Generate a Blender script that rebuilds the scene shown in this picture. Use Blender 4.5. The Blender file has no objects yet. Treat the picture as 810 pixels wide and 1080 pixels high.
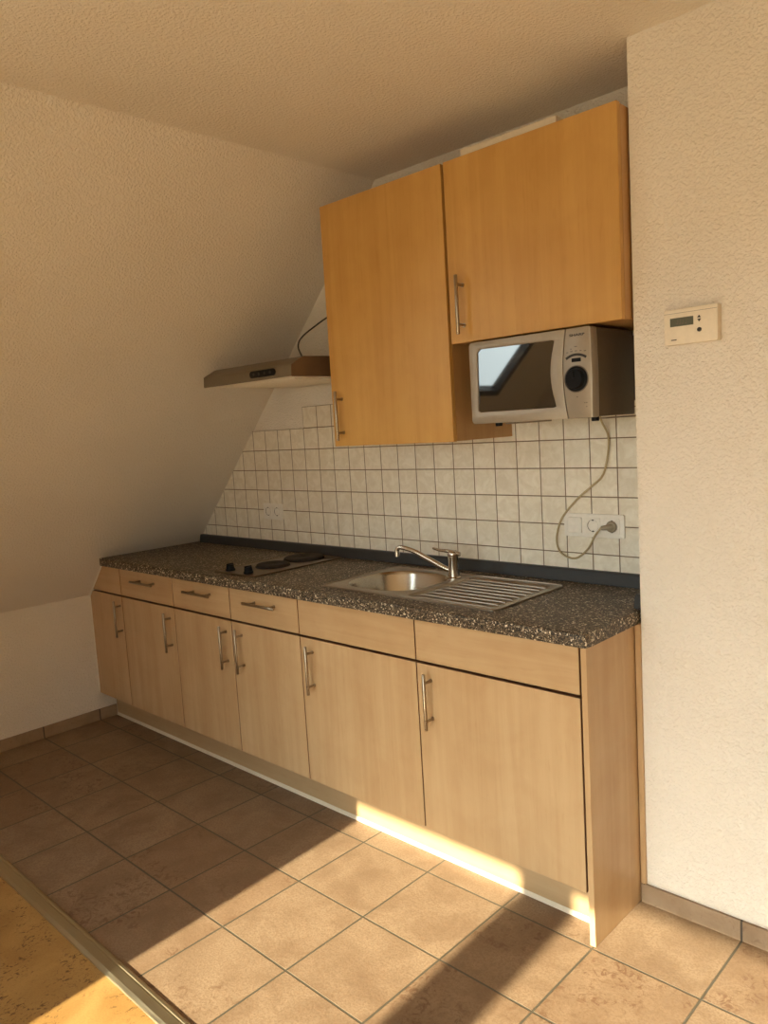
import bpy, bmesh, math, random
from mathutils import Vector, Matrix
random.seed(4)
PI = math.pi
SC = bpy.context.scene
COL = SC.collection

# ------------------------------------------------------------------ materials
class NT:
    def __init__(s, name):
        s.m = bpy.data.materials.new(name); s.m.use_nodes = True
        s.t = s.m.node_tree; s.t.nodes.clear()
        s.out = s.n('ShaderNodeOutputMaterial')
        s.b = s.n('ShaderNodeBsdfPrincipled'); s.l(s.b.outputs[0], s.out.inputs[0])
    def n(s, kind, **kw):
        nd = s.t.nodes.new(kind)
        for k, v in kw.items(): setattr(nd, k, v)
        return nd
    def l(s, a, b): s.t.links.new(a, b)
    def val(s, sock, v):
        if isinstance(v, bpy.types.NodeSocket): s.l(v, sock)
        else: sock.default_value = v
    def math(s, op, a, b=0.0, c=0.0):
        nd = s.n('ShaderNodeMath', operation=op)
        for i, v in enumerate((a, b, c)): s.val(nd.inputs[i], v)
        return nd.outputs[0]
    def mix(s, f, a, b, mode='MIX'):
        nd = s.n('ShaderNodeMix', data_type='RGBA', blend_type=mode)
        s.val(nd.inputs[0], f)
        for i, v in ((6, a), (7, b)):
            s.val(nd.inputs[i], v if isinstance(v, bpy.types.NodeSocket) else (*v[:3], 1))
        return nd.outputs[2]
    def rng(s, v, a, b, c=0.0, d=1.0, smooth=True):
        nd = s.n('ShaderNodeMapRange', interpolation_type='SMOOTHSTEP' if smooth else 'LINEAR')
        for i, x in enumerate((v, a, b, c, d)): s.val(nd.inputs[i], x)
        return nd.outputs[0]
    def noise(s, vec, scale, detail=2.0, rough=.5, dist=0.0):
        nd = s.n('ShaderNodeTexNoise'); s.l(vec, nd.inputs['Vector'])
        nd.inputs['Scale'].default_value = scale; nd.inputs['Detail'].default_value = detail
        nd.inputs['Roughness'].default_value = rough; nd.inputs['Distortion'].default_value = dist
        return nd.outputs[0]
    def coords(s, rnd=False, scale=(1, 1, 1)):
        tc = s.n('ShaderNodeTexCoord'); v = tc.outputs['Object']
        if rnd:
            oi = s.n('ShaderNodeObjectInfo')
            ad = s.n('ShaderNodeVectorMath', operation='ADD'); s.l(v, ad.inputs[0])
            ml = s.n('ShaderNodeVectorMath', operation='SCALE'); ml.inputs[0].default_value = (7.3, 5.1, 11.7)
            s.l(oi.outputs['Random'], ml.inputs['Scale']); s.l(ml.outputs[0], ad.inputs[1]); v = ad.outputs[0]
        mp = s.n('ShaderNodeMapping'); mp.inputs['Scale'].default_value = scale
        s.l(v, mp.inputs[0]); return mp.outputs[0]
    def bump(s, h, strength, dist):
        nd = s.n('ShaderNodeBump'); nd.inputs['Strength'].default_value = strength
        nd.inputs['Distance'].default_value = dist; s.l(h, nd.inputs['Height'])
        s.l(nd.outputs[0], s.b.inputs['Normal'])
    def set(s, color=None, rough=.5, metal=0.0, ior=1.45, coat=0.0):
        if color is not None:
            s.val(s.b.inputs['Base Color'], color if isinstance(color, bpy.types.NodeSocket) else (*color[:3], 1))
        s.val(s.b.inputs['Roughness'], rough); s.b.inputs['Metallic'].default_value = metal
        s.b.inputs['IOR'].default_value = ior; s.b.inputs['Coat Weight'].default_value = coat
        return s.m
    def grid(s, u, v, pu, pv, ou, ov, grout, soft):
        def ax(x, p, o):
            q = s.math('DIVIDE', s.math('SUBTRACT', x, o), p)
            f = s.math('FRACT', q)
            d = s.math('MULTIPLY', s.math('MINIMUM', f, s.math('SUBTRACT', 1.0, f)), p)
            return d, s.math('FLOOR', q)
        du, cu = ax(u, pu, ou); dv, cv = ax(v, pv, ov)
        d = s.math('MINIMUM', du, dv)
        mask = s.rng(d, grout/2 - soft, grout/2 + soft)
        cb = s.n('ShaderNodeCombineXYZ'); s.l(cu, cb.inputs[0]); s.l(cv, cb.inputs[1])
        wn = s.n('ShaderNodeTexWhiteNoise'); s.l(cb.outputs[0], wn.inputs[0])
        return mask, wn.outputs['Value'], wn.outputs['Color']

def plain(name, color, rough=.5, metal=0.0, ior=1.45, grain=.04):
    s = NT(name); v = s.coords()
    nz = s.noise(v, 60, 2)
    k = s.rng(nz, .3, .7, 1 - grain, 1 + grain, False)
    c = s.mix(1.0, color, (1, 1, 1), 'MULTIPLY')
    mul = s.n('ShaderNodeVectorMath', operation='SCALE'); s.l(c, mul.inputs[0]); s.l(k, mul.inputs['Scale'])
    return s.set(mul.outputs[0], rough, metal, ior)

def plaster(name, color, dist=.0034, scale=90):
    s = NT(name); v = s.coords()
    big = s.noise(v, 1.3, 2)
    c = s.mix(s.rng(big, .3, .7), tuple(x*.96 for x in color), tuple(min(1, x*1.03) for x in color))
    n1 = s.noise(v, scale*1.9, 3, .6)
    n2 = s.rng(s.noise(v, scale*1.25, 2, .5), .40, .64)
    h = s.math('ADD', s.math('MULTIPLY', n1, 1.1), s.math('MULTIPLY', n2, .7))
    s.bump(h, .8, dist)
    return s.set(c, .9)

def wood(name, color, dark, axis='Z', amount=.8, rough=.42):
    s = NT(name)
    st = {'Z': (26, 26, 1.1), 'X': (1.1, 26, 26)}[axis]
    fl = {'Z': (120, 120, 14), 'X': (14, 120, 120)}[axis]
    bd = {'Z': (7, 7, .35), 'X': (.35, 7, 7)}[axis]
    a = s.noise(s.coords(True, st), 1.0, 4, .6, .6)
    b = s.noise(s.coords(True, bd), 1.0, 2, .5, .3)
    f = s.noise(s.coords(True, fl), 1.0, 2, .5)
    q = s.noise(s.coords(True, (5.5, 5.5, 5.5)), 1.0, 3, .65, .4)
    t = s.math('ADD', s.math('MULTIPLY', s.rng(a, .3, .72), .45), s.math('MULTIPLY', s.rng(b, .35, .65), .35))
    t = s.math('ADD', t, s.math('MULTIPLY', s.rng(q, .35, .7), .30))
    t = s.math('ADD', t, s.math('MULTIPLY', s.rng(f, .6, .75), .22))
    c = s.mix(s.math('MULTIPLY', t, amount), color, dark)
    return s.set(c, rough)

def granite(name):
    s = NT(name); v = s.coords()
    def vor(scale):
        w = s.n('ShaderNodeTexVoronoi'); w.inputs['Scale'].default_value = scale; s.l(v, w.inputs['Vector'])
        sp = s.n('ShaderNodeSeparateColor'); s.l(w.outputs['Color'], sp.inputs[0]); return sp.outputs[0]
    def ramp(f, stops):
        r = s.n('ShaderNodeValToRGB'); r.color_ramp.interpolation = 'CONSTANT'
        e = r.color_ramp.elements
        while len(e) < len(stops): e.new(.5)
        for el, (p, c) in zip(e, stops): el.position = p; el.color = (*c, 1)
        s.l(f, r.inputs[0]); return r.outputs[0]
    c1 = ramp(vor(195), [(0, (.016, .012, .009)), (.40, (.085, .058, .036)), (.66, (.20, .15, .098)), (.80, (.03, .022, .016)), (.855, (.72, .63, .48))])
    c2 = ramp(vor(420), [(0, (.026, .02, .015)), (.46, (.13, .092, .057)), (.78, (.38, .31, .22)), (.9, (.02, .016, .012))])
    m = s.rng(s.noise(v, 160, 2), .48, .52)
    c = s.mix(m, c1, c2)
    return s.set(c, .45)

def wall_tile(name):
    s = NT(name); v = s.coords(); sp = s.n('ShaderNodeSeparateXYZ'); s.l(v, sp.inputs[0])
    mask, rv, rc = s.grid(sp.outputs[0], sp.outputs[2], .1, .1, 0.0, .0164, .0036, .0007)
    vv = s.n('ShaderNodeVectorMath', operation='MULTIPLY_ADD'); s.l(rc, vv.inputs[0]); vv.inputs[1].default_value = (9, 9, 9); s.l(v, vv.inputs[2])
    mott = s.noise(vv.outputs[0], 26, 4, .6, .8)
    c = s.mix(s.rng(mott, .3, .75), (.74, .675, .555), (.87, .82, .715))
    c = s.mix(s.math('MULTIPLY', rv, .16), c, (.50, .42, .34))
    c = s.mix(mask, (.19, .125, .075), c)
    rip = s.noise(vv.outputs[0], 20, 2, .5)
    h = s.math('ADD', s.math('MULTIPLY', mask, .0012), s.math('MULTIPLY', rip, .0016))
    nd = s.n('ShaderNodeBump'); nd.inputs['Strength'].default_value = .8; nd.inputs['Distance'].default_value = 1.0
    s.l(h, nd.inputs['Height']); s.l(nd.outputs[0], s.b.inputs['Normal'])
    return s.set(c, s.math('SUBTRACT', .85, s.math('MULTIPLY', mask, .55)))

FX, FY, FT = .3471, -.597, .3065
def floor_tile(name):
    s = NT(name); v = s.coords(); sp = s.n('ShaderNodeSeparateXYZ'); s.l(v, sp.inputs[0])
    mask, rv, rc = s.grid(sp.outputs[0], sp.outputs[1], FT, FT, FX, FY, .0062, .0009)
    vv = s.n('ShaderNodeVectorMath', operation='MULTIPLY_ADD'); s.l(rc, vv.inputs[0]); vv.inputs[1].default_value = (9, 9, 9); s.l(v, vv.inputs[2])
    p = vv.outputs[0]
    cloud = s.noise(p, 7, 4, .6, .5)
    fine = s.noise(p, 160, 3, .65)
    spot = s.noise(p, 34, 5, .72, 1.2)
    patch = s.noise(p, 5.0, 2, .5)
    c = s.mix(s.rng(cloud, .3, .72), (.290, .204, .131), (.205, .134, .082))
    c = s.mix(s.math('MULTIPLY', s.rng(fine, .42, .62), .48), c, (.16, .095, .052))
    sm = s.math('MULTIPLY', s.rng(spot, .51, .61), s.rng(patch, .45, .58))
    sm = s.math('MULTIPLY', sm, s.rng(rv, .2, .8, .15, 1.0))
    c = s.mix(s.math('MULTIPLY', sm, .75), c, (.105, .045, .022))
    c = s.mix(s.math('MULTIPLY', s.math('SUBTRACT', rv, .5), .9), c, (.18, .098, .05))
    c = s.mix(mask, (.085, .072, .05), c)
    h = s.math('ADD', s.math('MULTIPLY', mask, .0020), s.math('MULTIPLY', s.noise(p, 90, 3, .6), .0009))
    nd = s.n('ShaderNodeBump'); nd.inputs['Strength'].default_value = .75; nd.inputs['Distance'].default_value = 1.0
    s.l(h, nd.inputs['Height']); s.l(nd.outputs[0], s.b.inputs['Normal'])
    return s.set(c, .52)

def base_tile(name, axis):
    s = NT(name); v = s.coords(); sp = s.n('ShaderNodeSeparateXYZ'); s.l(v, sp.inputs[0])
    off = FX if axis == 0 else FY
    mask, rv, rc = s.grid(sp.outputs[axis], sp.outputs[2], FT, 5.0, off, 2.0, .006, .0008)
    vv = s.n('ShaderNodeVectorMath', operation='MULTIPLY_ADD'); s.l(rc, vv.inputs[0]); vv.inputs[1].default_value = (9, 9, 9); s.l(v, vv.inputs[2])
    p = vv.outputs[0]
    c = s.mix(s.rng(s.noise(p, 9, 4, .6, .5), .3, .72), (.33, .235, .155), (.25, .165, .10))
    c = s.mix(s.math('MULTIPLY', s.rng(s.noise(p, 38, 5, .7, 1.0), .56, .7), .4), c, (.14, .07, .04))
    c = s.mix(mask, (.06, .045, .035), c)
    s.bump(mask, .6, .002)
    return s.set(c, .5)

def cork(name):
    s = NT(name); v = s.coords()
    a = s.noise(v, 6, 4, .6, .6); f = s.noise(s.coords(False, (1.6, 1, 1)), 42, 5, .72, 1.4); g = s.noise(v, 190, 3, .6)
    p = s.noise(v, 7, 2, .5)
    c = s.mix(s.rng(a, .3, .7), (.42, .25, .085), (.33, .18, .055))
    c = s.mix(s.math('MULTIPLY', s.rng(g, .4, .65), .22), c, (.21, .10, .032))
    c = s.mix(s.math('MULTIPLY', s.math('MULTIPLY', s.rng(f, .54, .62), s.rng(p, .42, .55)), .95), c, (.09, .035, .012))
    return s.set(c, .45)

def glass_pane(name):
    s = NT(name)
    s.t.nodes.remove(s.b)
    tr = s.n('ShaderNodeBsdfTransparent'); gl = s.n('ShaderNodeBsdfGlossy'); gl.inputs['Roughness'].default_value = .02
    tr.inputs['Color'].default_value = (.93, .95, .95, 1)
    mx = s.n('ShaderNodeMixShader'); mx.inputs[0].default_value = .05; s.l(tr.outputs[0], mx.inputs[1]); s.l(gl.outputs[0], mx.inputs[2])
    s.l(mx.outputs[0], s.out.inputs[0]); return s.m

def brushed(name, color, rough, axis_scale=(3, 120, 120)):
    s = NT(name); n = s.noise(s.coords(False, axis_scale), 4.0, 3, .6)
    r = s.rng(n, .3, .7, rough*.75, rough*1.3, False)
    return s.set(color, r, 1.0)

WHITE = (.80, .745, .665)
M = dict(
    wall=plaster('woodchip_paint', WHITE), ceil=plaster('ceiling_paint', WHITE, .0026, 80),
    front=wood('maple_front', (.565, .388, .215), (.43, .260, .125), 'Z'),
    upper=wood('maple_upper_front', (.58, .335, .100), (.44, .225, .052), 'Z'),
    front_x=wood('maple_front_horizontal', (.565, .388, .215), (.43, .260, .125), 'X'),
    carcass=wood('carcass_edge', (.16, .075, .033), (.11, .05, .022), 'Z'),  # maple darkened so gaps behind the fronts look shaded
    edge=wood('gap_shade_edge', (.22, .11, .05), (.16, .075, .03), 'Z'),  # gap shade between base fronts, put into the edge colour
    body=wood('maple_board', (.52, .31, .13), (.39, .20, .07), 'Z'),
    plinth=wood('maple_plinth', (.48, .335, .19), (.39, .25, .125), 'X'),
    granite=granite('speckled_laminate'), wtile=wall_tile('white_wall_tile'), ftile=floor_tile('terracotta_tile'),
    bt_x=base_tile('skirting_tile_x', 0), bt_y=base_tile('skirting_tile_y', 1), cork=cork('cork_floor'),
    steel=brushed('stainless_steel', (.40, .35, .29), .32), chrome=plain('chrome', (.62, .58, .52), .14, 1.0, grain=.01),
    handle=brushed('satin_handle', (.36, .30, .225), .30), drainsteel=plain('drainboard_steel', (.36, .31, .25), .42, 1.0, grain=.02), basin=plain('basin_steel', (.52, .475, .41), .24, 1.0, grain=.01),
    anthracite=plain('anthracite_strip', (.034, .035, .037), .42), iron=plain('cast_iron_plate', (.024, .016, .012), .8, grain=.2),
    hobframe=brushed('hob_steel', (.22, .175, .13), .40), black=plain('black_plastic', (.008, .008, .009), .42, 0.0, 1.22),
    silver=plain('silver_plastic', (.34, .29, .23), .40, .35, grain=.03), casing=plain('grey_casing', (.115, .088, .06), .45, .1),
    mwglass=plain('dark_tinted_glass', (.010, .010, .0105), .03, 0.0, 2.25, grain=0.0),
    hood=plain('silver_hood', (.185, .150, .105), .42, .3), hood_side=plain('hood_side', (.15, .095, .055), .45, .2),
    filter=plain('hood_filter', (.74, .68, .58), .5),
    white=plain('white_plastic', (.80, .76, .69), .35), ivory=plain('ivory_plastic', (.77, .69, .56), .42),
    shadowgrey=plain('recess_grey', (.13, .105, .08), .5), lcd=plain('lcd_green_grey', (.10, .105, .075), .3), ink=plain('dark_print', (.03, .025, .022), .6),
    greymark=plain('grey_print', (.16, .13, .11), .6), cord=plain('grey_cord', (.46, .37, .21), .5), plug=plain('grey_plug', (.30, .25, .18), .45),
    darkcord=plain('dark_cord', (.035, .025, .018), .5), strip=brushed('champagne_metal', (.55, .49, .34), .38),
    seal=plain('plinth_seal', (.66, .57, .45), .35), frame=plain('white_window_frame', (.75, .73, .70), .4),
    roofframe=plain('dark_window_frame', (.07, .06, .055), .5), pane=glass_pane('window_glass'), card=plain('pale_board', (.74, .66, .52), .7),
    caulk=plain('white_caulk', (.82, .78, .70), .6),
)

# ------------------------------------------------------------------ mesh builder
class MB:
    def __init__(s): s.bm = bmesh.new()
    def merge(s, b):
        me = bpy.data.meshes.new('tmp'); b.to_mesh(me); b.free(); s.bm.from_mesh(me); bpy.data.meshes.remove(me); return s
    def box(s, x0, x1, y0, y1, z0, z1, bev=0.0, seg=2):
        b = bmesh.new(); bmesh.ops.create_cube(b, size=1)
        for v in b.verts:
            v.co = Vector((x0 + (v.co.x+.5)*(x1-x0), y0 + (v.co.y+.5)*(y1-y0), z0 + (v.co.z+.5)*(z1-z0)))
        if bev: bmesh.ops.bevel(b, geom=b.edges[:], offset=bev, segments=seg, affect='EDGES', profile=.5)
        return s.merge(b)
    def prism(s, poly, t0, t1, fn, bev=0.0, holes=(), seg=1):
        "outline (and holes) in 2-D, extruded from t0 to t1; fn(u, v, t) -> point"
        b = bmesh.new(); es = []
        for loop in (poly, *holes):
            vs = [b.verts.new(fn(u, v, t0)) for u, v in loop]
            es += [b.edges.new((vs[i], vs[(i+1) % len(vs)])) for i in range(len(vs))]
        if holes: bmesh.ops.triangle_fill(b, edges=es, use_beauty=True)
        else: b.faces.new(b.verts[:])
        r = bmesh.ops.extrude_face_region(b, geom=b.faces[:])
        d = fn(0, 0, t1) - fn(0, 0, t0)
        for v in r['geom']:
            if isinstance(v, bmesh.types.BMVert): v.co += d
        bmesh.ops.recalc_face_normals(b, faces=b.faces[:])
        if bev:
            if holes: bmesh.ops.dissolve_limit(b, angle_limit=.001, verts=b.verts[:], edges=b.edges[:], use_dissolve_boundaries=False)
            ed = [e for e in b.edges if len(e.link_faces) == 2 and e.calc_face_angle(0) > .6]
            bmesh.ops.bevel(b, geom=ed, offset=bev, segments=seg, affect='EDGES', profile=.5)
        return s.merge(b)
    def tube(s, pts, r, seg=12, smooth=0, caps=True):
        P = [Vector(p) for p in pts]
        if smooth: P = catmull(P, smooth)
        R = r if isinstance(r, (list, tuple)) else [r]*len(P)
        if len(R) != len(P): R = [R[0] + (R[-1]-R[0])*i/(len(P)-1) for i in range(len(P))]
        b = bmesh.new(); rings = []; up = None
        for i, p in enumerate(P):
            t = (P[min(i+1, len(P)-1)] - P[max(i-1, 0)]).normalized()
            if up is None:
                up = t.orthogonal().normalized()
            up = (up - t*up.dot(t)).normalized(); w = t.cross(up)
            rings.append([b.verts.new(p + (up*math.cos(a) + w*math.sin(a))*R[i]) for a in (2*PI*k/seg for k in range(seg))])
        for A, B in zip(rings, rings[1:]):
            for k in range(seg): b.faces.new((A[k], A[(k+1) % seg], B[(k+1) % seg], B[k]))
        if caps: b.faces.new(rings[0][::-1]); b.faces.new(rings[-1])
        bmesh.ops.recalc_face_normals(b, faces=b.faces[:])
        return s.merge(b)
    def lathe(s, prof, origin, axis='Z', seg=32, sign=1):
        "prof: (radius, height) from one end to the other"
        o = Vector(origin); b = bmesh.new(); rings = []
        def pt(r, h, a):
            c, q = r*math.cos(a), r*math.sin(a); h *= sign
            return o + (Vector((c, q, h)) if axis == 'Z' else Vector((c, h, q)) if axis == 'Y' else Vector((h, c, q)))
        for r, h in prof:
            rings.append([b.verts.new(pt(max(r, 1e-5), h, 2*PI*k/seg)) for k in range(seg)])
        for A, B in zip(rings, rings[1:]):
            for k in range(seg): b.faces.new((A[k], A[(k+1) % seg], B[(k+1) % seg], B[k]))
        b.faces.new(rings[0][::-1]); b.faces.new(rings[-1])
        bmesh.ops.recalc_face_normals(b, faces=b.faces[:])
        return s.merge(b)
    def loft(s, loops, cap_end=True, cap_start=False):
        b = bmesh.new(); L = [[b.verts.new(p) for p in lp] for lp in loops]; n = len(L[0])
        for A, B in zip(L, L[1:]):
            for k in range(n): b.faces.new((A[k], A[(k+1) % n], B[(k+1) % n], B[k]))
        if cap_end: b.faces.new(L[-1])
        if cap_start: b.faces.new(L[0][::-1])
        return s.merge(b)
    def grid_slab(s, xs, ys, z0, z1, holes):
        b = bmesh.new(); V = {}
        def vert(i, j, k):
            if (i, j, k) not in V: V[i, j, k] = b.verts.new((xs[i], ys[j], (z0, z1)[k]))
            return V[i, j, k]
        def solid(i, j):
            if not (0 <= i < len(xs)-1 and 0 <= j < len(ys)-1): return False
            cx, cy = (xs[i]+xs[i+1])/2, (ys[j]+ys[j+1])/2
            return not any(a < cx < c and d < cy < e for a, c, d, e in holes)
        for i in range(len(xs)-1):
            for j in range(len(ys)-1):
                if not solid(i, j): continue
                b.faces.new((vert(i, j, 1), vert(i+1, j, 1), vert(i+1, j+1, 1), vert(i, j+1, 1)))
                b.faces.new((vert(i, j, 0), vert(i, j+1, 0), vert(i+1, j+1, 0), vert(i+1, j, 0)))
                for di, dj, p, q in ((0, -1, (i, j), (i+1, j)), (1, 0, (i+1, j), (i+1, j+1)), (0, 1, (i+1, j+1), (i, j+1)), (-1, 0, (i, j+1), (i, j))):
                    if not solid(i+di, j+dj):
                        b.faces.new((vert(*p, 0), vert(*q, 0), vert(*q, 1), vert(*p, 1)))
        return b
    def build(s, name, mat, parent=None, smooth=None, base=None):
        me = bpy.data.meshes.new(name); s.bm.to_mesh(me); s.bm.free()
        if isinstance(mat, (list, tuple)):
            for m in mat: me.materials.append(m)
        else: me.materials.append(mat)
        off = Vector(base) if base is not None else Vector((0, 0, 0))
        if parent is not None:
            off = world_of(parent)
        if off.length: me.transform(Matrix.Translation(-off))
        if smooth is not None:
            me.shade_smooth(); me.set_sharp_from_angle(angle=math.radians(smooth))
        o = bpy.data.objects.new(name, me); COL.objects.link(o)
        if parent is not None: o.parent = parent
        elif base is not None: o.location = off
        return o

def world_of(o):
    v = Vector(o.location)
    while o.parent is not None: o = o.parent; v += Vector(o.location)
    return v
def catmull(P, n):
    out = []
    for i in range(len(P)-1):
        a, b, c, d = P[max(i-1, 0)], P[i], P[i+1], P[min(i+2, len(P)-1)]
        for k in range(n):
            t = k/n
            out.append(.5*((2*b) + (c-a)*t + (2*a-5*b+4*c-d)*t*t + (3*b-a-3*c+d)*t**3))
    out.append(P[-1]); return out
def rrect(x0, x1, y0, y1, r, n=6):
    pts = []
    for cx, cy, a0 in ((x1-r, y1-r, 0), (x0+r, y1-r, 90), (x0+r, y0+r, 180), (x1-r, y0+r, 270)):
        for k in range(n+1):
            a = math.radians(a0 + 90*k/n); pts.append((cx + r*math.cos(a), cy + r*math.sin(a)))
    return pts
def XZ(u, v, t): return Vector((u, t, v))      # outline in x-z, extruded along y
def YZ(u, v, t): return Vector((t, u, v))      # outline in y-z, extruded along x
def XY(u, v, t): return Vector((u, v, t))

def thing(name, label, cat, loc, group=None):
    o = bpy.data.objects.new(name, None); COL.objects.link(o); o.location = loc
    o.empty_display_size = .05
    return tag(o, label, cat, group)
def tag(o, label, cat, group=None):
    o['label'] = label; o['category'] = cat
    if group: o['group'] = group
    return o
def struct(o): o['kind'] = 'structure'; return o

# ------------------------------------------------------------------ room shell
CZ = 2.512; KX = -.795
SL = 1.04                                   # rise of the roof slope per metre of x
def slope_x(z): return .953 + (z - CZ)/SL
KZ = CZ + SL*(KX - .953)                    # top of the knee wall
REAR = -5.0; EAST = 5.0; NX = 2.212; NY = -.30

struct(MB().box(KX, EAST, -1.5165, 0, -.06, 0).build('floor', M['ftile']))
struct(MB().box(KX, EAST, REAR, -1.5165, -.06, 0).build('floor_lounge', M['cork']))
struct(MB().box(KX-.2, EAST+.2, 0, .15, -.06, CZ+.2).build('wall_back', M['wall']))
struct(MB().box(NX, EAST, NY, -.0005, 0, CZ).build('wall_right', M['wall']))
struct(MB().box(KX-.15, KX, REAR, 0, -.06, KZ).build('wall_left', M['wall']))
struct(MB().box(EAST, EAST+.15, REAR-.2, 0, -.06, CZ).build('wall_east', M['wall']))
struct(MB().box(.953, EAST+.15, REAR-.2, 0, CZ, CZ+.15).build('ceiling', M['ceil']))
# roof slope with the roof-window opening left out (four slabs round the opening)
WY0, WY1, WZ0, WZ1 = -2.675, -1.80, 1.665, 2.33
w = MB()
nrm = Vector((-SL, 0, 1)).normalized()*.045
def slope_slab(y0, y1, za, zb):
    a, c = Vector((slope_x(za), 0, za)), Vector((slope_x(zb), 0, zb))
    ring = [(a.x, a.z), (c.x, c.z), (c.x+nrm.x, c.z+nrm.z), (a.x+nrm.x, a.z+nrm.z)]
    w.prism(ring, y0, y1, XZ)
slope_slab(WY1, 0, KZ, CZ); slope_slab(REAR-.2, WY0, KZ, CZ)
slope_slab(WY0, WY1, KZ, WZ0); slope_slab(WY0, WY1, WZ1, CZ)
struct(w.build('wall_slope', M['wall']))
# roof window: frame lining the opening, pane near the outside
def on_slope(z, y, n=0.0):
    return Vector((slope_x(z), y, z)) + nrm.normalized()*n
f = MB()
def slope_bar(y0, y1, za, zb, n0, n1):
    a0, a1, c0, c1 = on_slope(za, 0, n0), on_slope(za, 0, n1), on_slope(zb, 0, n0), on_slope(zb, 0, n1)
    f.prism([(a0.x, a0.z), (c0.x, c0.z), (c1.x, c1.z), (a1.x, a1.z)], y0, y1, XZ)
fr = .045
slope_bar(WY0, WY0+fr, WZ0, WZ1, -.005, .05); slope_bar(WY1-fr, WY1, WZ0, WZ1, -.005, .05)
slope_bar(WY0+fr, WY1-fr, WZ0, WZ0+fr*.7, -.005, .05); slope_bar(WY0+fr, WY1-fr, WZ1-fr*.7, WZ1, -.005, .05)
win = struct(f.build('window_1', M['roofframe']))
f = MB(); slope_bar(WY0+fr, WY1-fr, WZ0+fr*.7, WZ1-fr*.7, .030, .035)
f.build('window_pane', M['pane'], win)

# unseen block added on the roof to keep sun out of the roof window
struct(MB().box(-.02, 1.12, -4.35, -3.72, 1.3, 3.7).build('roof_sun_block', M['wall']))

# rear wall with the glazed double door the sun comes through
DX0, DX1, DZ = 1.30, 4.36, 2.07
w = MB()
w.box(KX-.15, DX0, REAR-.2, REAR, -.06, CZ).box(DX1, EAST, REAR-.2, REAR, -.06, CZ).box(DX0, DX1, REAR-.2, REAR, DZ, CZ)
struct(w.build('wall_rear', M['wall']))
PX = 1.275
MB().prism([(KX, 0), (PX, 0), (PX, CZ), (.953, CZ), (KX, KZ)], -3.40, -3.25, XZ).build('wall_partition', M['wall'])['kind'] = 'structure'
f = MB()
HEADZ = 1.985
f.box(DX0, 1.36, REAR-.07, REAR, 0, DZ).box(4.30, DX1, REAR-.07, REAR, 0, DZ).box(3.12, 3.28, REAR-.07, REAR, .07, HEADZ)
f.box(1.36, 4.30, REAR-.07, REAR, HEADZ, DZ).box(1.36, 4.30, REAR-.07, REAR, 0, .07)
f.box(2.105, 2.300, REAR-.07, REAR, .07, HEADZ)
door = struct(f.build('door_1', M['frame']))
for x0, x1 in ((1.36, 2.105), (2.300, 3.12), (3.28, 4.30)):  # last pane is an addition, widening the door for more fill light
    MB().box(x0, x1, REAR-.04, REAR-.034, .07, HEADZ).build('door_pane', M['pane'], door)

# skirting tiles, threshold strip, tile cladding
struct(MB().box(2.196, EAST, NY-.010, NY, 0, .060, .0012).build('baseboard_right', M['bt_x']))
struct(MB().box(KX, KX+.010, REAR, -.497, 0, .060, .0012).build('baseboard_left', M['bt_y']))
prof = [(-1.553, 0), (-1.551, .004), (-1.541, .0085), (-1.516, .0085), (-1.514, .0065), (-1.511, .0065), (-1.509, .0085), (-1.503, .0080), (-1.497, .0035), (-1.496, 0)]
t = struct(MB().prism(prof, KX+.010, EAST, YZ).build('trim_1', M['strip']))
t['label'] = 'champagne metal threshold strip between the tiled floor and the cork floor'
zb = .945
clad = [(slope_x(zb)+.002, zb), (NX, zb), (NX, 1.6164), (.4, 1.6164), (.4, 1.5164), (slope_x(1.5164)+.002, 1.5164)]
struct(MB().prism(clad, -.008, 0, XZ).build('wall_tiles', M['wtile']))

# ------------------------------------------------------------------ handles
def handle_mesh(length, vertical):
    mb = MB(); L = length/2; s = .064
    ax = Vector((0, 0, 1)) if vertical else Vector((1, 0, 0))
    mb.tube([ax*-L, ax*(-L+.0015), ax*(L-.0015), ax*L], [.0048, .0060, .0060, .0048], 16)
    for k in (-1, 1): mb.tube([ax*k*s + Vector((0, .004, 0)), ax*k*s + Vector((0, .0345, 0))], .0047, 12)
    for k in (-1, 1): mb.tube([ax*k*s + Vector((0, .0315, 0)), ax*k*s + Vector((0, .0348, 0))], .0068, 14)
    return mb
HM = {}
def handle(parent, x, z, yfront, length=.188, vertical=True):
    key = (length, vertical)
    if key not in HM:
        o = handle_mesh(length, vertical).build('handle', M['handle'], None, 40)
        HM[key] = o.data
    else:
        o = bpy.data.objects.new('handle', HM[key]); COL.objects.link(o)
    o.parent = parent; o.location = Vector((x, yfront - .035, z)) - world_of(parent)
    return o

# ------------------------------------------------------------------ base cabinets
YF, YB = -.580, -.5615
ZD0, ZD1, ZR0, ZR1 = .1495, .7222, .7318, .8715
G = 'maple base cabinets under the worktop'
edges = [-.4389, .0608, .5149, .9639, 1.5602, 2.1665]
def edged(o):  # side faces take the dark gap-shade colour
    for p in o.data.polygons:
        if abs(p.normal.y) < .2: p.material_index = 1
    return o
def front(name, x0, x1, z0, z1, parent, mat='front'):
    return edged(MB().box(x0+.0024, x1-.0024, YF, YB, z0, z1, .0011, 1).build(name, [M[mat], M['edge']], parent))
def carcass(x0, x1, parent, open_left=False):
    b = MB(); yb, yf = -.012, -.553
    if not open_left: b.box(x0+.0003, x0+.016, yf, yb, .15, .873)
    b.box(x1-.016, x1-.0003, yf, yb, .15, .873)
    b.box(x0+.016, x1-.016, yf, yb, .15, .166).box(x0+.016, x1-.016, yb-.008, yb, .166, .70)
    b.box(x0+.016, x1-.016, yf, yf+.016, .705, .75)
    b.build('body', M['carcass'], parent)
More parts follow.
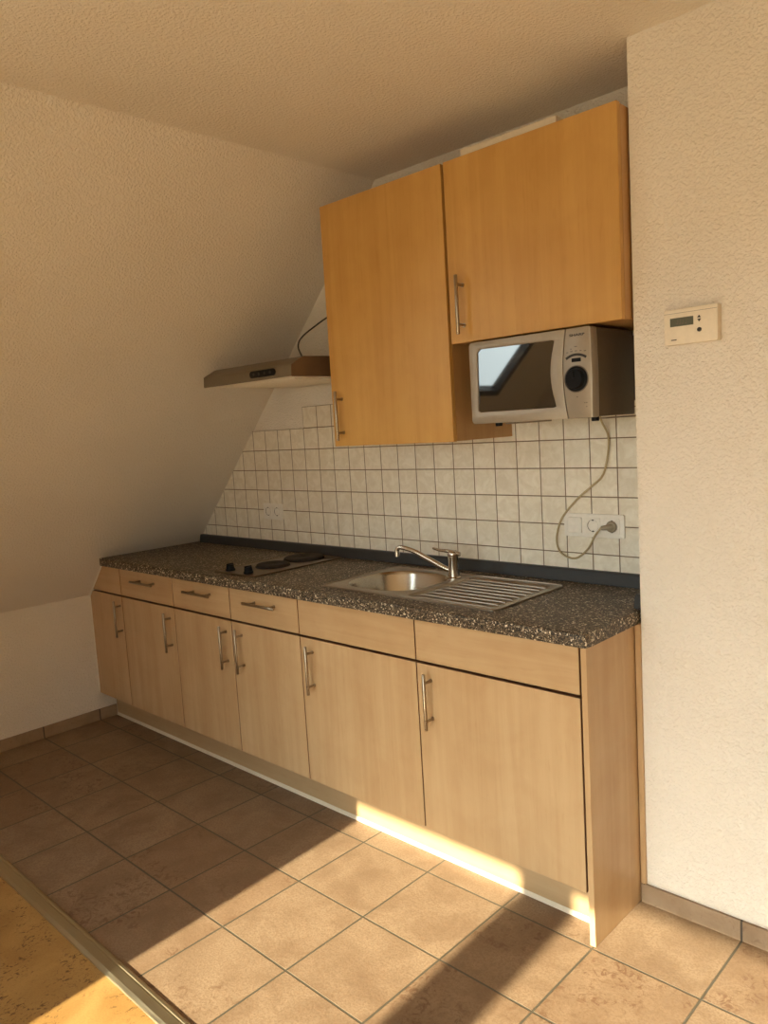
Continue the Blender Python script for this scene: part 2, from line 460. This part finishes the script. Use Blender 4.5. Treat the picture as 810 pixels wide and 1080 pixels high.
# left end unit cut to the slope
c = thing('base_cabinet', 'narrow maple base cabinet whose top corner is cut to the roof slope', 'cabinet', (-.61, -.29, .15), G)
x1 = edges[0]
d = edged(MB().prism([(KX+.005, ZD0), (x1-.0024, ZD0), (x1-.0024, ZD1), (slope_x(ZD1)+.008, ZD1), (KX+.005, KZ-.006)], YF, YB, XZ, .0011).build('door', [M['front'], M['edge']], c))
handle(d, -.461, .609, YF)
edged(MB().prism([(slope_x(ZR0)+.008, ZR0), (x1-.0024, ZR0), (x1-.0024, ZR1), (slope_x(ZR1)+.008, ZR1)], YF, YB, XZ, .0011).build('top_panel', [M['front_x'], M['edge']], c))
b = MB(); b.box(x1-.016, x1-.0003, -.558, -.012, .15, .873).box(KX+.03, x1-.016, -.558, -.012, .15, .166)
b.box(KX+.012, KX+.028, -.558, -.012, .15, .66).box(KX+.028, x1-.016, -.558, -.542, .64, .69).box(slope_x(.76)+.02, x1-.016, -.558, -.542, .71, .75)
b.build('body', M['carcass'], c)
units = [
    (0, 1, 'drawer', .0195, 'maple base cabinet with a drawer, beside the one cut to the slope'),
    (1, 2, 'drawer', .471, 'maple base cabinet with a drawer, its door handle close beside the next cabinet\'s handle'),
    (2, 3, 'drawer', .5845, 'maple drawer cabinet below the hotplate knobs, directly beside the wider sink cabinet'),
    (3, 4, 'blank', 1.034, 'wide maple base cabinet under the sink basin with a plain blank top panel'),
    (4, 5, 'blank', 1.620, 'widest maple base cabinet under the drainboard, next to the end panel'),
]
dh = {(0, 1): -.169, (1, 2): .3065, (2, 3): .756}
for i, j, kind, hx, label in units:
    x0, x1 = edges[i], edges[j]
    c = thing('base_cabinet', label, 'cabinet', ((x0+x1)/2, -.29, .15), G)
    carcass(x0, x1, c)
    if kind == 'drawer':
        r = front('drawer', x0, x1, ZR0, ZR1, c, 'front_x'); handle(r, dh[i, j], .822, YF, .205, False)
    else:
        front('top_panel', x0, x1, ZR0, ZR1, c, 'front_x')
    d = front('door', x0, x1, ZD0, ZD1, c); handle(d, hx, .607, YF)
g = .0045
cl = [(KX+.0003, .15), (KX+g, .15), (KX+g, KZ-.003), (slope_x(.870)+g+.001, .870), (slope_x(.870)+.0005, .870), (KX+.0003, KZ)]
struct(MB().prism(cl, -.583, -.570, XZ).build('trim_2', M['caulk']))
EP0, EP1 = 2.1745, 2.1925
tag(MB().box(EP0, EP1, -.588, -.009, 0, .8755, .0011, 1).build('end_panel', M['front'], base=(2.183, -.3, 0)), 'tall maple end panel closing the right side of the base cabinets', 'panel')
tag(MB().box(2.1955, 2.2115, -.309, -.285, .0605, .8755, .001, 1).build('filler_strip', M['front'], base=(2.203, -.3, .06)), 'slim upright maple filler strip between end panel and white wall', 'panel')
p = tag(MB().box(-.783, EP0-.0005, -.497, -.481, .004, .1485, .001, 1).build('plinth', M['plinth'], base=(.7, -.49, 0)), 'long maple plinth board along the floor under the base cabinets', 'plinth')
MB().prism([(-.4972, .016), (-.4985, .015), (-.5015, .0004), (-.497, .0004)], -.783, EP0-.0005, YZ).build('seal', M['seal'], p)['label'] = 'pale sealing lip along the bottom of the plinth'

# ------------------------------------------------------------------ worktop, hob, sink, faucet
WT0, WT1 = .876, .916
WX0, WX1, WY = slope_x(WT1)+.004, 2.205, -.611
HOB = (.368, .657, -.550, -.050)
SINK = (1.045, 1.850, -.528, -.108)
hh = (HOB[0]+.012, HOB[1]-.012, HOB[2]+.012, HOB[3]-.012)
sh = (SINK[0]+.014, SINK[1]-.014, SINK[2]+.014, SINK[3]-.014)
mb = MB(); b = mb.grid_slab([WX0, hh[0], hh[1], sh[0], sh[1], WX1], [WY, sorted((hh[2], sh[2]))[0], max(hh[2], sh[2]), min(hh[3], sh[3]), max(hh[3], sh[3]), -.009], WT0, WT1, [hh, sh])
ce = [e for e in b.edges if all(abs(v.co.x-WX1) < 1e-5 and abs(v.co.y-WY) < 1e-5 for v in e.verts)]
bmesh.ops.bevel(b, geom=ce, offset=.014, segments=4, affect='EDGES', profile=.5)
def on_rim(v): return v.co.y < WY+.0145 and (abs(v.co.y-WY) < 1e-5 or v.co.x > WX1-.0145)
fe = [e for e in b.edges if all(on_rim(v) and abs(v.co.z-WT1) < 1e-5 for v in e.verts) and any(abs(fc.normal.z) < .3 for fc in e.link_faces)]
bmesh.ops.bevel(b, geom=fe, offset=.007, segments=4, affect='EDGES', profile=.5)
fe = [e for e in b.edges if all(v.co.y < WY+.02 and abs(v.co.z-WT0) < 1e-5 for v in e.verts) and any(abs(fc.normal.z) < .3 for fc in e.link_faces)]
bmesh.ops.bevel(b, geom=fe, offset=.005, segments=3, affect='EDGES', profile=.5)
mb.merge(b)
tag(mb.build('worktop', M['granite'], None, 40, base=(.8, -.3, WT0)), 'long speckled granite-look worktop with rounded front edge', 'worktop')
up = [(-.010, WT1+.0004), (-.036, WT1+.0004), (-.036, WT1+.006), (-.030, WT1+.040), (-.026, WT1+.045), (-.010, WT1+.045)]
mb = MB().prism(up, slope_x(.962)+.004, WX1-.001, YZ)
mb.prism([(WX1-.001, WT1+.0004), (WX1-.022, WT1+.0004), (WX1-.022, WT1+.006), (WX1-.017, WT1+.040), (WX1-.013, WT1+.045), (WX1-.001, WT1+.045)], -.286, -.024, XZ)
tag(mb.build('upstand', M['anthracite'], base=(.8, -.02, WT1)), 'dark anthracite upstand strip along the rear edge of the worktop', 'strip')

hob = thing('hob', 'built-in two-plate hob with black knobs set into the worktop', 'hob', ((HOB[0]+HOB[1])/2, -.3, WT1))
mb = MB().prism(rrect(*HOB, .012, 4), WT1+.0004, WT1+.0045, XY, .0015)
mb.box(hh[0]+.002, hh[1]-.002, hh[2]+.002, hh[3]-.002, WT1-.030, WT1+.001)
ring = [(x, y) for x, y in rrect(HOB[0]+.001, HOB[1]-.001, HOB[2]+.001, HOB[3]-.001, .011, 4)]
mb.tube([(x, y, WT1+.0042) for x, y in ring + ring[:1]], .0022, 6)
mb.build('hob_plate', M['hobframe'], hob, 35)
for (x, y), r in (((.525, -.345), .0725), ((.515, -.158), .090)):
    zt = WT1+.0045
    mb = MB().lathe([(r+.004, zt-.0005), (r+.004, zt+.003), (r, zt+.0035), (r, zt+.010), (r-.004, zt+.012), (r*.62, zt+.0118), (r*.58, zt+.0108), (r*.30, zt+.0108), (r*.27, zt+.009), (0, zt+.009)], (x, y, 0), 'Z', 48)
    mb.build('hotplate', M['iron'], hob, 35)
for x, y in ((.432, -.505), (.562, -.505)):
    zt = WT1+.0047
    mb = MB().lathe([(.021, zt), (.021, zt+.007), (.0180, zt+.009), (.0160, zt+.025), (.0145, zt+.027), (0, zt+.027)], (x, y, 0), 'Z', 28)
    mb.box(x-.0035, x+.0035, y-.0170, y+.0170, zt+.024, zt+.031, .0012)
    mb.build('knob', M['black'], hob, 35)

sink = thing('sink', 'stainless steel inset sink with basin and ribbed drainboard', 'sink', (1.45, -.32, WT1))
ST = WT1+.0034
bas = rrect(1.078, 1.428, -.482, -.148, .125, 8); tray = rrect(1.452, 1.818, -.498, -.140, .022, 4)
outer = rrect(*SINK, .030, 6)
mb = MB().prism(outer, WT1+.0005, ST, XY, 0, holes=(bas, tray))
mb.tube([(x, y, ST) for x, y in rrect(SINK[0]+.003, SINK[1]-.003, SINK[2]+.003, SINK[3]-.003, .028, 6)]+[(SINK[1]-.003, SINK[3]-.031, ST)], .0032, 8)
mb.build('rim', M['steel'], sink, 35)
def inset(z, d, r, box=(1.078, 1.428, -.482, -.148)):
    return [(x, y, z) for x, y in rrect(box[0]+d, box[1]-d, box[2]+d, box[3]-d, r, 8)]
mb = MB().loft([inset(ST, -.001, .126), inset(ST-.003, .003, .122), inset(ST-.014, .008, .118), inset(ST-.110, .026, .104), inset(ST-.135, .038, .094), inset(ST-.147, .056, .078), inset(ST-.150, .080, .056)])
mb.build('basin', M['basin'], sink, 50)
mb = MB().lathe([(.042, ST-.150), (.042, ST-.1475), (.036, ST-.147), (.030, ST-.1495), (0, ST-.1495)], (1.2535, -.314, 0), 'Z', 32)
mb.build('drain', M['chrome'], sink, 40)
def tl(z, d): return [(x, y, z) for x, y in rrect(1.452+d, 1.818-d, -.498+d, -.140-0-d, .020, 4)]
mb = MB().loft([tl(ST, -.001), tl(ST-.0015, .003), tl(ST-.0085, .009)])
for k in range(9):
    y = -.478 + k*.0400
    mb.tube([(1.475, y, ST-.0085), (1.485, y, ST-.0062), (1.790, y, ST-.0062), (1.800, y, ST-.0085)], .0050, 8)
mb.build('drainboard', M['drainsteel'], sink, 40)

fx, fy = 1.418, -.185
fa = thing('faucet', 'chrome single-lever kitchen faucet with long thin spout behind the basin', 'faucet', (fx, fy, ST))
mb = MB().lathe([(.027, ST+.0002), (.027, ST+.004), (.0225, ST+.008), (.0205, ST+.030), (.0195, ST+.075), (.0205, ST+.080), (.0205, ST+.086)], (fx, fy, 0), 'Z', 32)
mb.build('faucet_body', M['chrome'], fa, 40)
tip = Vector((1.192, -.250, 1.006))
pts = [(fx-.006, fy-.002, .947), (fx-.035, fy-.011, .957), (fx-.09, fy-.026, .985), (fx-.150, fy-.044, 1.016), (fx-.185, fy-.055, 1.028), (1.205, -.246, 1.032), (1.1935, -.2495, 1.024), tuple(tip)]
mb = MB().tube(pts, [.0105, .0085], 16, 6)
mb.tube([tip + Vector((0, 0, .004)), tip + Vector((0, 0, -.010))], .0105, 16)
mb.build('spout', M['chrome'], fa, 50)
zl = ST+.0862
mb = MB().lathe([(.0205, zl), (.0215, zl+.004), (.0205, zl+.012), (.015, zl+.0175), (0, zl+.019)], (fx, fy, 0), 'Z', 32)
mb.tube([(fx+.012, fy+.004, zl+.010), (fx-.02, fy-.006, zl+.016), (fx-.060, fy-.004, zl+.017), (fx-.100, fy+.004, zl+.020)], [.0085, .0045], 12, 5)
mb.tube([(fx+.008, fy, zl+.008), (fx+.030, fy+.004, zl+.006)], [.010, .0085], 14)
mb.build('lever', M['chrome'], fa, 50)

# ------------------------------------------------------------------ wall cabinets
def wall_cabinet(label, x0, x1, z0, z1, hx, hz):
    c = thing('wall_cabinet', label, 'cabinet', ((x0+x1)/2, -.17, z0), 'maple wall cabinets above the worktop')
    b = MB(); yf, yb = -.335, -.0095
    b.box(x0, x0+.018, yf, yb, z0, z1, .0008, 1).box(x1-.018, x1, yf, yb, z0, z1, .0008, 1)
    b.box(x0+.018, x1-.018, yf, yb, z0, z0+.018).box(x0+.018, x1-.018, yf, yb, z1-.018, z1).box(x0+.018, x1-.018, yb-.006, yb, z0+.018, z1-.018)
    b.build('body', M['body'], c)
    d = MB().box(x0-.0015, x1+.001, -.357, -.3385, z0-.002, z1+.003, .0012, 1).build('door', M['upper'], c)
    handle(d, hx, hz, -.357)
wall_cabinet('taller maple wall cabinet hanging between the range hood and the microwave', .9965, 1.586, 1.437, 2.336, 1.051, 1.551)
wall_cabinet('shorter maple wall cabinet hanging directly above the microwave', 1.600, 2.2055, 1.760, 2.336, 1.656, 1.877)
tag(MB().box(1.64, 1.995, -.315, -.06, 2.3365, 2.3755, .002, 1).build('board', M['card'], base=(1.8, -.2, 2.3365)), 'thin pale board lying on top of the shorter wall cabinet', 'board')

# ------------------------------------------------------------------ microwave on its wall bracket
br = thing('wall_bracket', 'metal wall bracket carrying the silver microwave', 'bracket', (1.91, -.01, 1.478))
for x in (1.745, 2.088):
    MB().box(x-.011, x+.011, -.262, -.010, 1.4840, 1.4890, .001).box(x-.011, x+.011, -.014, -.0085, 1.4885, 1.57, .001).build('bracket_arm', M['silver'], br)
mw = thing('microwave', 'silver microwave with black dial hanging below the shorter wall cabinet', 'microwave', (1.90, -.2, 1.489))
X0, X1, Z0, Z1 = 1.680, 2.1165, 1.4905, 1.7515
mb = MB().box(X0+.004, X1-.002, -.332, -.105, Z0+.002, Z1-.002, .004).box(X0+.03, X1-.006, -.108, -.045, Z0+.045, Z1-.015, .003)
mb.build('casing', M['casing'], mw, 35)
def arc(xt, xm, zt, zb, n=10):
    return [(xt + (xm-xt)*(1-(2*k/n-1)**2), zt + (zb-zt)*k/n) for k in range(n+1)]
def ccorner(pts): return pts
split = arc(2.0345, 2.0215, Z1, Z0)
outl = [(X0, Z0+.012), (X0+.003, Z0+.003), (X0+.010, Z0)] + split[::-1] + [(X0+.010, Z1), (X0+.003, Z1-.003), (X0, Z1-.012)]
garc = arc(1.9985, 1.9795, 1.7235, 1.5265)
hole = [(1.7065, 1.5345), (1.713, 1.5275)] + [(1.985, 1.5265)] + garc[::-1][0:0] + [(1.9955, 1.5285)] + garc[::-1][1:-1] + [(1.9965, 1.7220), (1.988, 1.7245), (1.722, 1.7280), (1.7110, 1.7180)]
mb = MB().prism(outl, -.372, -.334, XZ, .0022, holes=(hole,), seg=2)
mdoor = mb.build('door', M['silver'], mw, 35)
cx, cz = sum(q[0] for q in hole)/len(hole), sum(q[1] for q in hole)/len(hole)
big = [(cx + (x-cx)*1.012, cz + (z-cz)*1.016) for x, z in hole]
MB().prism(big, -.3665, -.3385, XZ).build('door_window', M['mwglass'], mdoor)
pan = arc(2.0378, 2.0248, Z1, Z0) + [(X1-.004, Z0), (X1, Z0+.004), (X1+.0025, (Z0+Z1)/2), (X1, Z1-.004), (X1-.004, Z1)]
cp = MB().prism(pan, -.374, -.334, XZ, .003, seg=2).build('control_panel', M['silver'], mw, 35)
PY = -.3745
dial = MB().lathe([(.0365, -.0003), (.0365, .004), (.0345, .006), (.0300, .0065), (.0285, .016), (.0265, .0185), (0, .0185)], (2.068, PY+.001, 1.6045), 'Y', 40, -1)
dial.box(2.0655, 2.0705, PY-.0205, PY-.016, 1.607, 1.628, .001)
dial.build('dial', M['black'], cp, 35)
MB().lathe([(.0395, 0), (.0395, .0016), (.0370, .0022), (.0365, 0)], (2.068, PY+.0006, 1.6045), 'Y', 40, -1).build('dial_ring', M['greymark'], cp, 35)
pts = [(2.069 + .062*math.sin(a), 1.616 + .062*math.cos(a)) for a in (math.radians(-34+68*k/12) for k in range(13))]
pin = [(2.069 + .055*math.sin(a), 1.616 + .055*math.cos(a)) for a in (math.radians(34-68*k/12) for k in range(13))]
MB().prism(pts + pin, PY-.0006, PY+.001, XZ).build('power_scale', M['ink'], cp)
MB().box(2.0545, 2.0845, PY-.002, PY+.001, 1.6535, 1.6645, .0015).build('button', M['black'], cp)
mk = MB()
for x, z, ww in ((2.041, 1.6825, .006), (2.0545, 1.6845, .007), (2.0695, 1.6850, .007), (2.0845, 1.6845, .006), (2.0985, 1.6825, .007), (2.0535, 1.6915, .004), (2.069, 1.6975, .008), (2.069, 1.5525, .004), (2.0925, 1.5345, .003), (2.0985, 1.5345, .005), (2.0985, 1.523, .004)):
    mk.box(x-ww/2, x+ww/2, PY-.0004, PY+.0006, z-.0013, z+.0013)
mk.build('markings', M['greymark'], cp)
def lettering(text, name, x, z, y, h, wid, mat, parent):
    cu = bpy.data.curves.new('txt', 'FONT'); cu.body = text; cu.align_x = 'CENTER'; cu.align_y = 'CENTER'; cu.size = 1; cu.extrude = .02; cu.offset = .022
    tmp = bpy.data.objects.new('txt', cu); COL.objects.link(tmp)
    me = bpy.data.meshes.new_from_object(tmp.evaluated_get(bpy.context.evaluated_depsgraph_get()))
    bpy.data.objects.remove(tmp); bpy.data.curves.remove(cu)
    xs = [v.co.x for v in me.vertices]; ys = [v.co.y for v in me.vertices]
    sx = wid/(max(xs)-min(xs)); sy = h/(max(ys)-min(ys)); mx = (max(xs)+min(xs))/2; my = (max(ys)+min(ys))/2
    w0 = world_of(parent)
    for v in me.vertices:
        v.co = Vector((x + (v.co.x-mx)*sx, y - v.co.z*.02, z + (v.co.y-my)*sy)) - w0
    me.materials.clear(); me.materials.append(mat); me.name = name
    o = bpy.data.objects.new(name, me); COL.objects.link(o); o.parent = parent; return o
lettering('SHARP', 'logo', 2.074, 1.7305, PY-.0003, .0072, .049, M['ink'], cp)
for x, y in ((1.748, -.318), (2.094, -.318), (1.748, -.08), (2.094, -.08)):
    if y < -.2: MB().lathe([(.010, 0), (.0115, .003), (.0115, .0125)], (x, y, 1.4795), 'Z', 20).build('foot', M['black'], mw, 40)
cpts = [(1.978, -.075, 1.493), (1.977, -.060, 1.470), (1.976, -.022, 1.430), (1.974, -.018, 1.376), (1.953, -.018, 1.296), (1.905, -.018, 1.252), (1.857, -.018, 1.214), (1.802, -.018, 1.158), (1.776, -.018, 1.116), (1.763, -.018, 1.065), (1.772, -.018, 1.022), (1.805, -.018, 1.000), (1.845, -.019, 1.001), (1.893, -.028, 1.038), (1.926, -.040, 1.085), (1.952, -.046, 1.113), (1.962, -.046, 1.117)]
cord = MB().tube(cpts, .0036, 10, 6).build('power_cord', M['cord'], mw, 60)
cord['label'] = 'grey power cord looping down to the wall socket'

# ------------------------------------------------------------------ range hood
hd = thing('range_hood', 'slim silver range hood under the roof slope beside the tall wall cabinet', 'range hood', (.63, -.25, 1.711))
HX0, HX1 = .338, .930
prof = [(-.010, 1.712), (-.496, 1.712), (-.500, 1.716), (-.497, 1.757), (-.438, 1.788), (-.430, 1.790), (-.010, 1.800)]
mb = MB().prism(prof, HX0, HX1, YZ, .0015)
hb = mb.build('hood_body', [M['hood'], M['hood_side'], M['filter']], hd, 30)
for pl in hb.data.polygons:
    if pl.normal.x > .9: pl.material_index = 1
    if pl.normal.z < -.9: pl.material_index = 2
MB().prism(rrect(.674, .838, 1.724, 1.752, .0135, 6), -.5035, -.4985, XZ, .001).build('switch_panel', M['black'], hd)
for k in range(4): MB().lathe([(.0055, 0), (.0055, .002), (.0045, .003)], (.703 + k*.035, -.503, 1.738), 'Y', 16, -1).build('button', M['ink'], hd, 40)
mb = MB().box(HX0+.04, HX1-.04, -.45, -.06, 1.7085, 1.7125, .001)
for k in range(11): mb.box(HX0+.06, HX1-.06, -.43+k*.034, -.418+k*.034, 1.7065, 1.709)
mb.build('grease_filter', M['filter'], hd)
mb = MB().tube([(0.735, -0.262, 1.798), (0.696, -0.245, 1.828), (0.654, -0.22, 1.861), (0.62, -0.18, 1.895), (0.603, -0.13, 1.927), (0.611, -0.085, 1.957), (0.646, -0.045, 1.991), (0.697, -0.016, 2.015), (0.86, -0.014, 2.035), (0.985, -0.014, 2.05)], .0035, 8, 6)
mb.build('power_cord', M['darkcord'], hd, 60)

# ------------------------------------------------------------------ sockets and thermostat
def socket_insert(parent, x, z):
    o = MB().prism(rrect(x-.0275, x+.0275, z-.0275, z+.0275, .004, 3), -.0192, -.0165, XZ, .0006,
                   holes=([(x + .0205*math.cos(2*PI*k/28), z + .0205*math.sin(2*PI*k/28)) for k in range(28)],)).build('socket_insert', M['white'], parent, 30)
    MB().lathe([(.0207, .0100), (.0207, .0021), (.0203, .0015), (.0203, .0098)], (x, -.0205, z), 'Y', 28).lathe([(.0206, .0085), (.0206, .0105)], (x, -.0205, z), 'Y', 28).build('well', M['shadowgrey'], o, 40)
    mb = MB()
    for s in (-1, 1): mb.lathe([(.0030, .0082), (.0030, .0090)], (x + s*.0095, -.0205, z), 'Y', 12).box(x-.003, x+.003, -.0195, -.0115, z+s*.0195-.002, z+s*.0195+.002)
    mb.build('contact', M['ink'], o)
def socket_frame(name, label, x0, x1, z0, z1, cat):
    t = thing(name, label, cat, ((x0+x1)/2, -.008, (z0+z1)/2))
    MB().prism(rrect(x0, x1, z0, z1, .005, 4), -.0165, -.0082, XZ, .0022, seg=2).build('frame', M['white'], t, 40)
    return t
t = socket_frame('double_socket', 'white double wall socket on the tiles behind the hob', .052, .204, 1.070, 1.150, 'socket')
for x in (.0925, .1635): socket_insert(t, x, 1.110)
t = socket_frame('switched_socket', 'white triple socket and switch plate on the tiles below the microwave', 1.7945, 2.0235, 1.077, 1.158, 'socket')
MB().prism(rrect(1.8105, 1.8655, 1.090, 1.145, .003, 3), -.0205, -.0165, XZ, .001).build('rocker', M['white'], t)
for x in (1.9085, 1.9795): socket_insert(t, x, 1.1175)
mb = MB().lathe([(.0195, -.0207), (.0195, -.0245), (.0175, -.030), (.012, -.032), (0, -.032)], (1.9795, 0, 1.1175), 'Y', 28)
mb.tube([(1.985, -.026, 1.118), (1.972, -.040, 1.117), (1.955, -.046, 1.115)], [.0115, .0075], 14, 4)
mb.build('plug', M['plug'], cord, 45)

th = thing('thermostat', 'ivory room thermostat with grey display on the white wall', 'thermostat', (2.384, NY, 1.672))
MB().prism(rrect(2.312, 2.456, 1.672, 1.766, .004, 3), -.327, NY, XZ, .0022, seg=2).build('housing', M['ivory'], th, 35)
MB().box(2.3135, 2.4545, -.3275, -.3265, 1.7545, 1.7553).build('seam', M['shadowgrey'], th)
dp = MB().box(2.3295, 2.3925, -.3282, -.3265, 1.7200, 1.7425, .0006, 1).build('display', M['lcd'], th)
mk = MB()
for k, x in enumerate((2.349, 2.3565, 2.364, 2.3725)): mk.box(x-.0022, x+.0022, -.3286, -.328, 1.7255, 1.7275).box(x+.0016, x+.0026, -.3286, -.328, 1.7275, 1.7365)
mk.build('segments', M['greymark'], dp)
MB().prism([(2.4035, 1.7360), (2.4125, 1.7360), (2.408, 1.7425)], -.3295, -.3265, XZ).build('button', M['ink'], th)
MB().prism([(2.4035, 1.7325), (2.408, 1.7260), (2.4125, 1.7325)], -.3295, -.3265, XZ).build('button', M['ink'], th)
MB().lathe([(.0058, .0005), (.0058, .0024), (.0030, .0026), (.0026, .0014), (0, .0014)], (2.4083, -.3268, 1.705), 'Y', 24, -1).build('button', M['ink'], th, 40)
MB().box(2.3315, 2.3465, -.3275, -.3265, 1.6835, 1.6862).build('logo', M['ink'], th)

# ------------------------------------------------------------------ light, world, camera
sun = bpy.data.lights.new('sun', 'SUN'); so = bpy.data.objects.new('sun', sun); COL.objects.link(so)
TANE = .42
so.rotation_euler = Vector((-.05, 1, -TANE)).to_track_quat('-Z', 'Y').to_euler(); so.location = (2, -8, 4)
sun.energy = 24.5; sun.color = (1, .86, .61); sun.angle = .0095
SKY, SUNGLOW, GROUND, GLOW_POW = (1.9, 2.05, 2.1), (12.6, 14.0, 13.7), (3.4, 2.9, 2.0), 5
wd = bpy.data.worlds.new('World'); SC.world = wd; wd.use_nodes = True
wt = wd.node_tree; bg = wt.nodes['Background']
# clear evening sky: cool zenith, bright hazy glow round the low sun, sunlit ground below the horizon
tc = wt.nodes.new('ShaderNodeTexCoord')
def wm(op, a, b=0.0, cl=False):
    n = wt.nodes.new('ShaderNodeMath'); n.operation = op; n.use_clamp = cl
    for i, v in enumerate((a, b)):
        if isinstance(v, bpy.types.NodeSocket): wt.links.new(v, n.inputs[i])
        else: n.inputs[i].default_value = v
    return n.outputs[0]
def wmix(f, a, b):
    n = wt.nodes.new('ShaderNodeMix'); n.data_type = 'RGBA'; wt.links.new(f, n.inputs[0])
    for i, v in ((6, a), (7, b)):
        if isinstance(v, bpy.types.NodeSocket): wt.links.new(v, n.inputs[i])
        else: n.inputs[i].default_value = (*v, 1)
    return n.outputs[2]
sp = wt.nodes.new('ShaderNodeSeparateXYZ'); wt.links.new(tc.outputs['Generated'], sp.inputs[0])
dt = wt.nodes.new('ShaderNodeVectorMath'); dt.operation = 'DOT_PRODUCT'; wt.links.new(tc.outputs['Generated'], dt.inputs[0])
dt.inputs[1].default_value = Vector((.05, -1, TANE)).normalized()
glow = wm('POWER', wm('MAXIMUM', dt.outputs['Value'], 0.0), GLOW_POW)
sky = wmix(glow, SKY, SUNGLOW)
col = wmix(wm('MULTIPLY', wm('ADD', sp.outputs[2], .01), 50, True), GROUND, sky)
wt.links.new(col, bg.inputs[0]); bg.inputs[1].default_value = 1.0

cam = bpy.data.cameras.new('camera'); co = bpy.data.objects.new('camera', cam); COL.objects.link(co)
R = ((.7206197, -.03223446, .69258081), (.69068937, .12048384, -.71304406), (-.0604602, .99219181, .10908703))
mtx = Matrix(R).to_4x4(); mtx.translation = Vector((3.24151281, -2.41921206, 1.50034076)); co.matrix_world = mtx
cam.sensor_fit = 'HORIZONTAL'; cam.sensor_width = 36; cam.lens = 818.1833*36/810; cam.clip_start = .02
SC.camera = co
vs = SC.view_settings; vs.view_transform = 'Standard'; vs.look = 'None'; vs.gamma = 1; vs.use_curve_mapping = False; vs.exposure = .12
SC.cycles.use_denoising = True
SC.cycles.max_bounces = 14; SC.cycles.diffuse_bounces = 8; SC.cycles.transparent_max_bounces = 12
SC.cycles.sample_clamp_indirect = 6
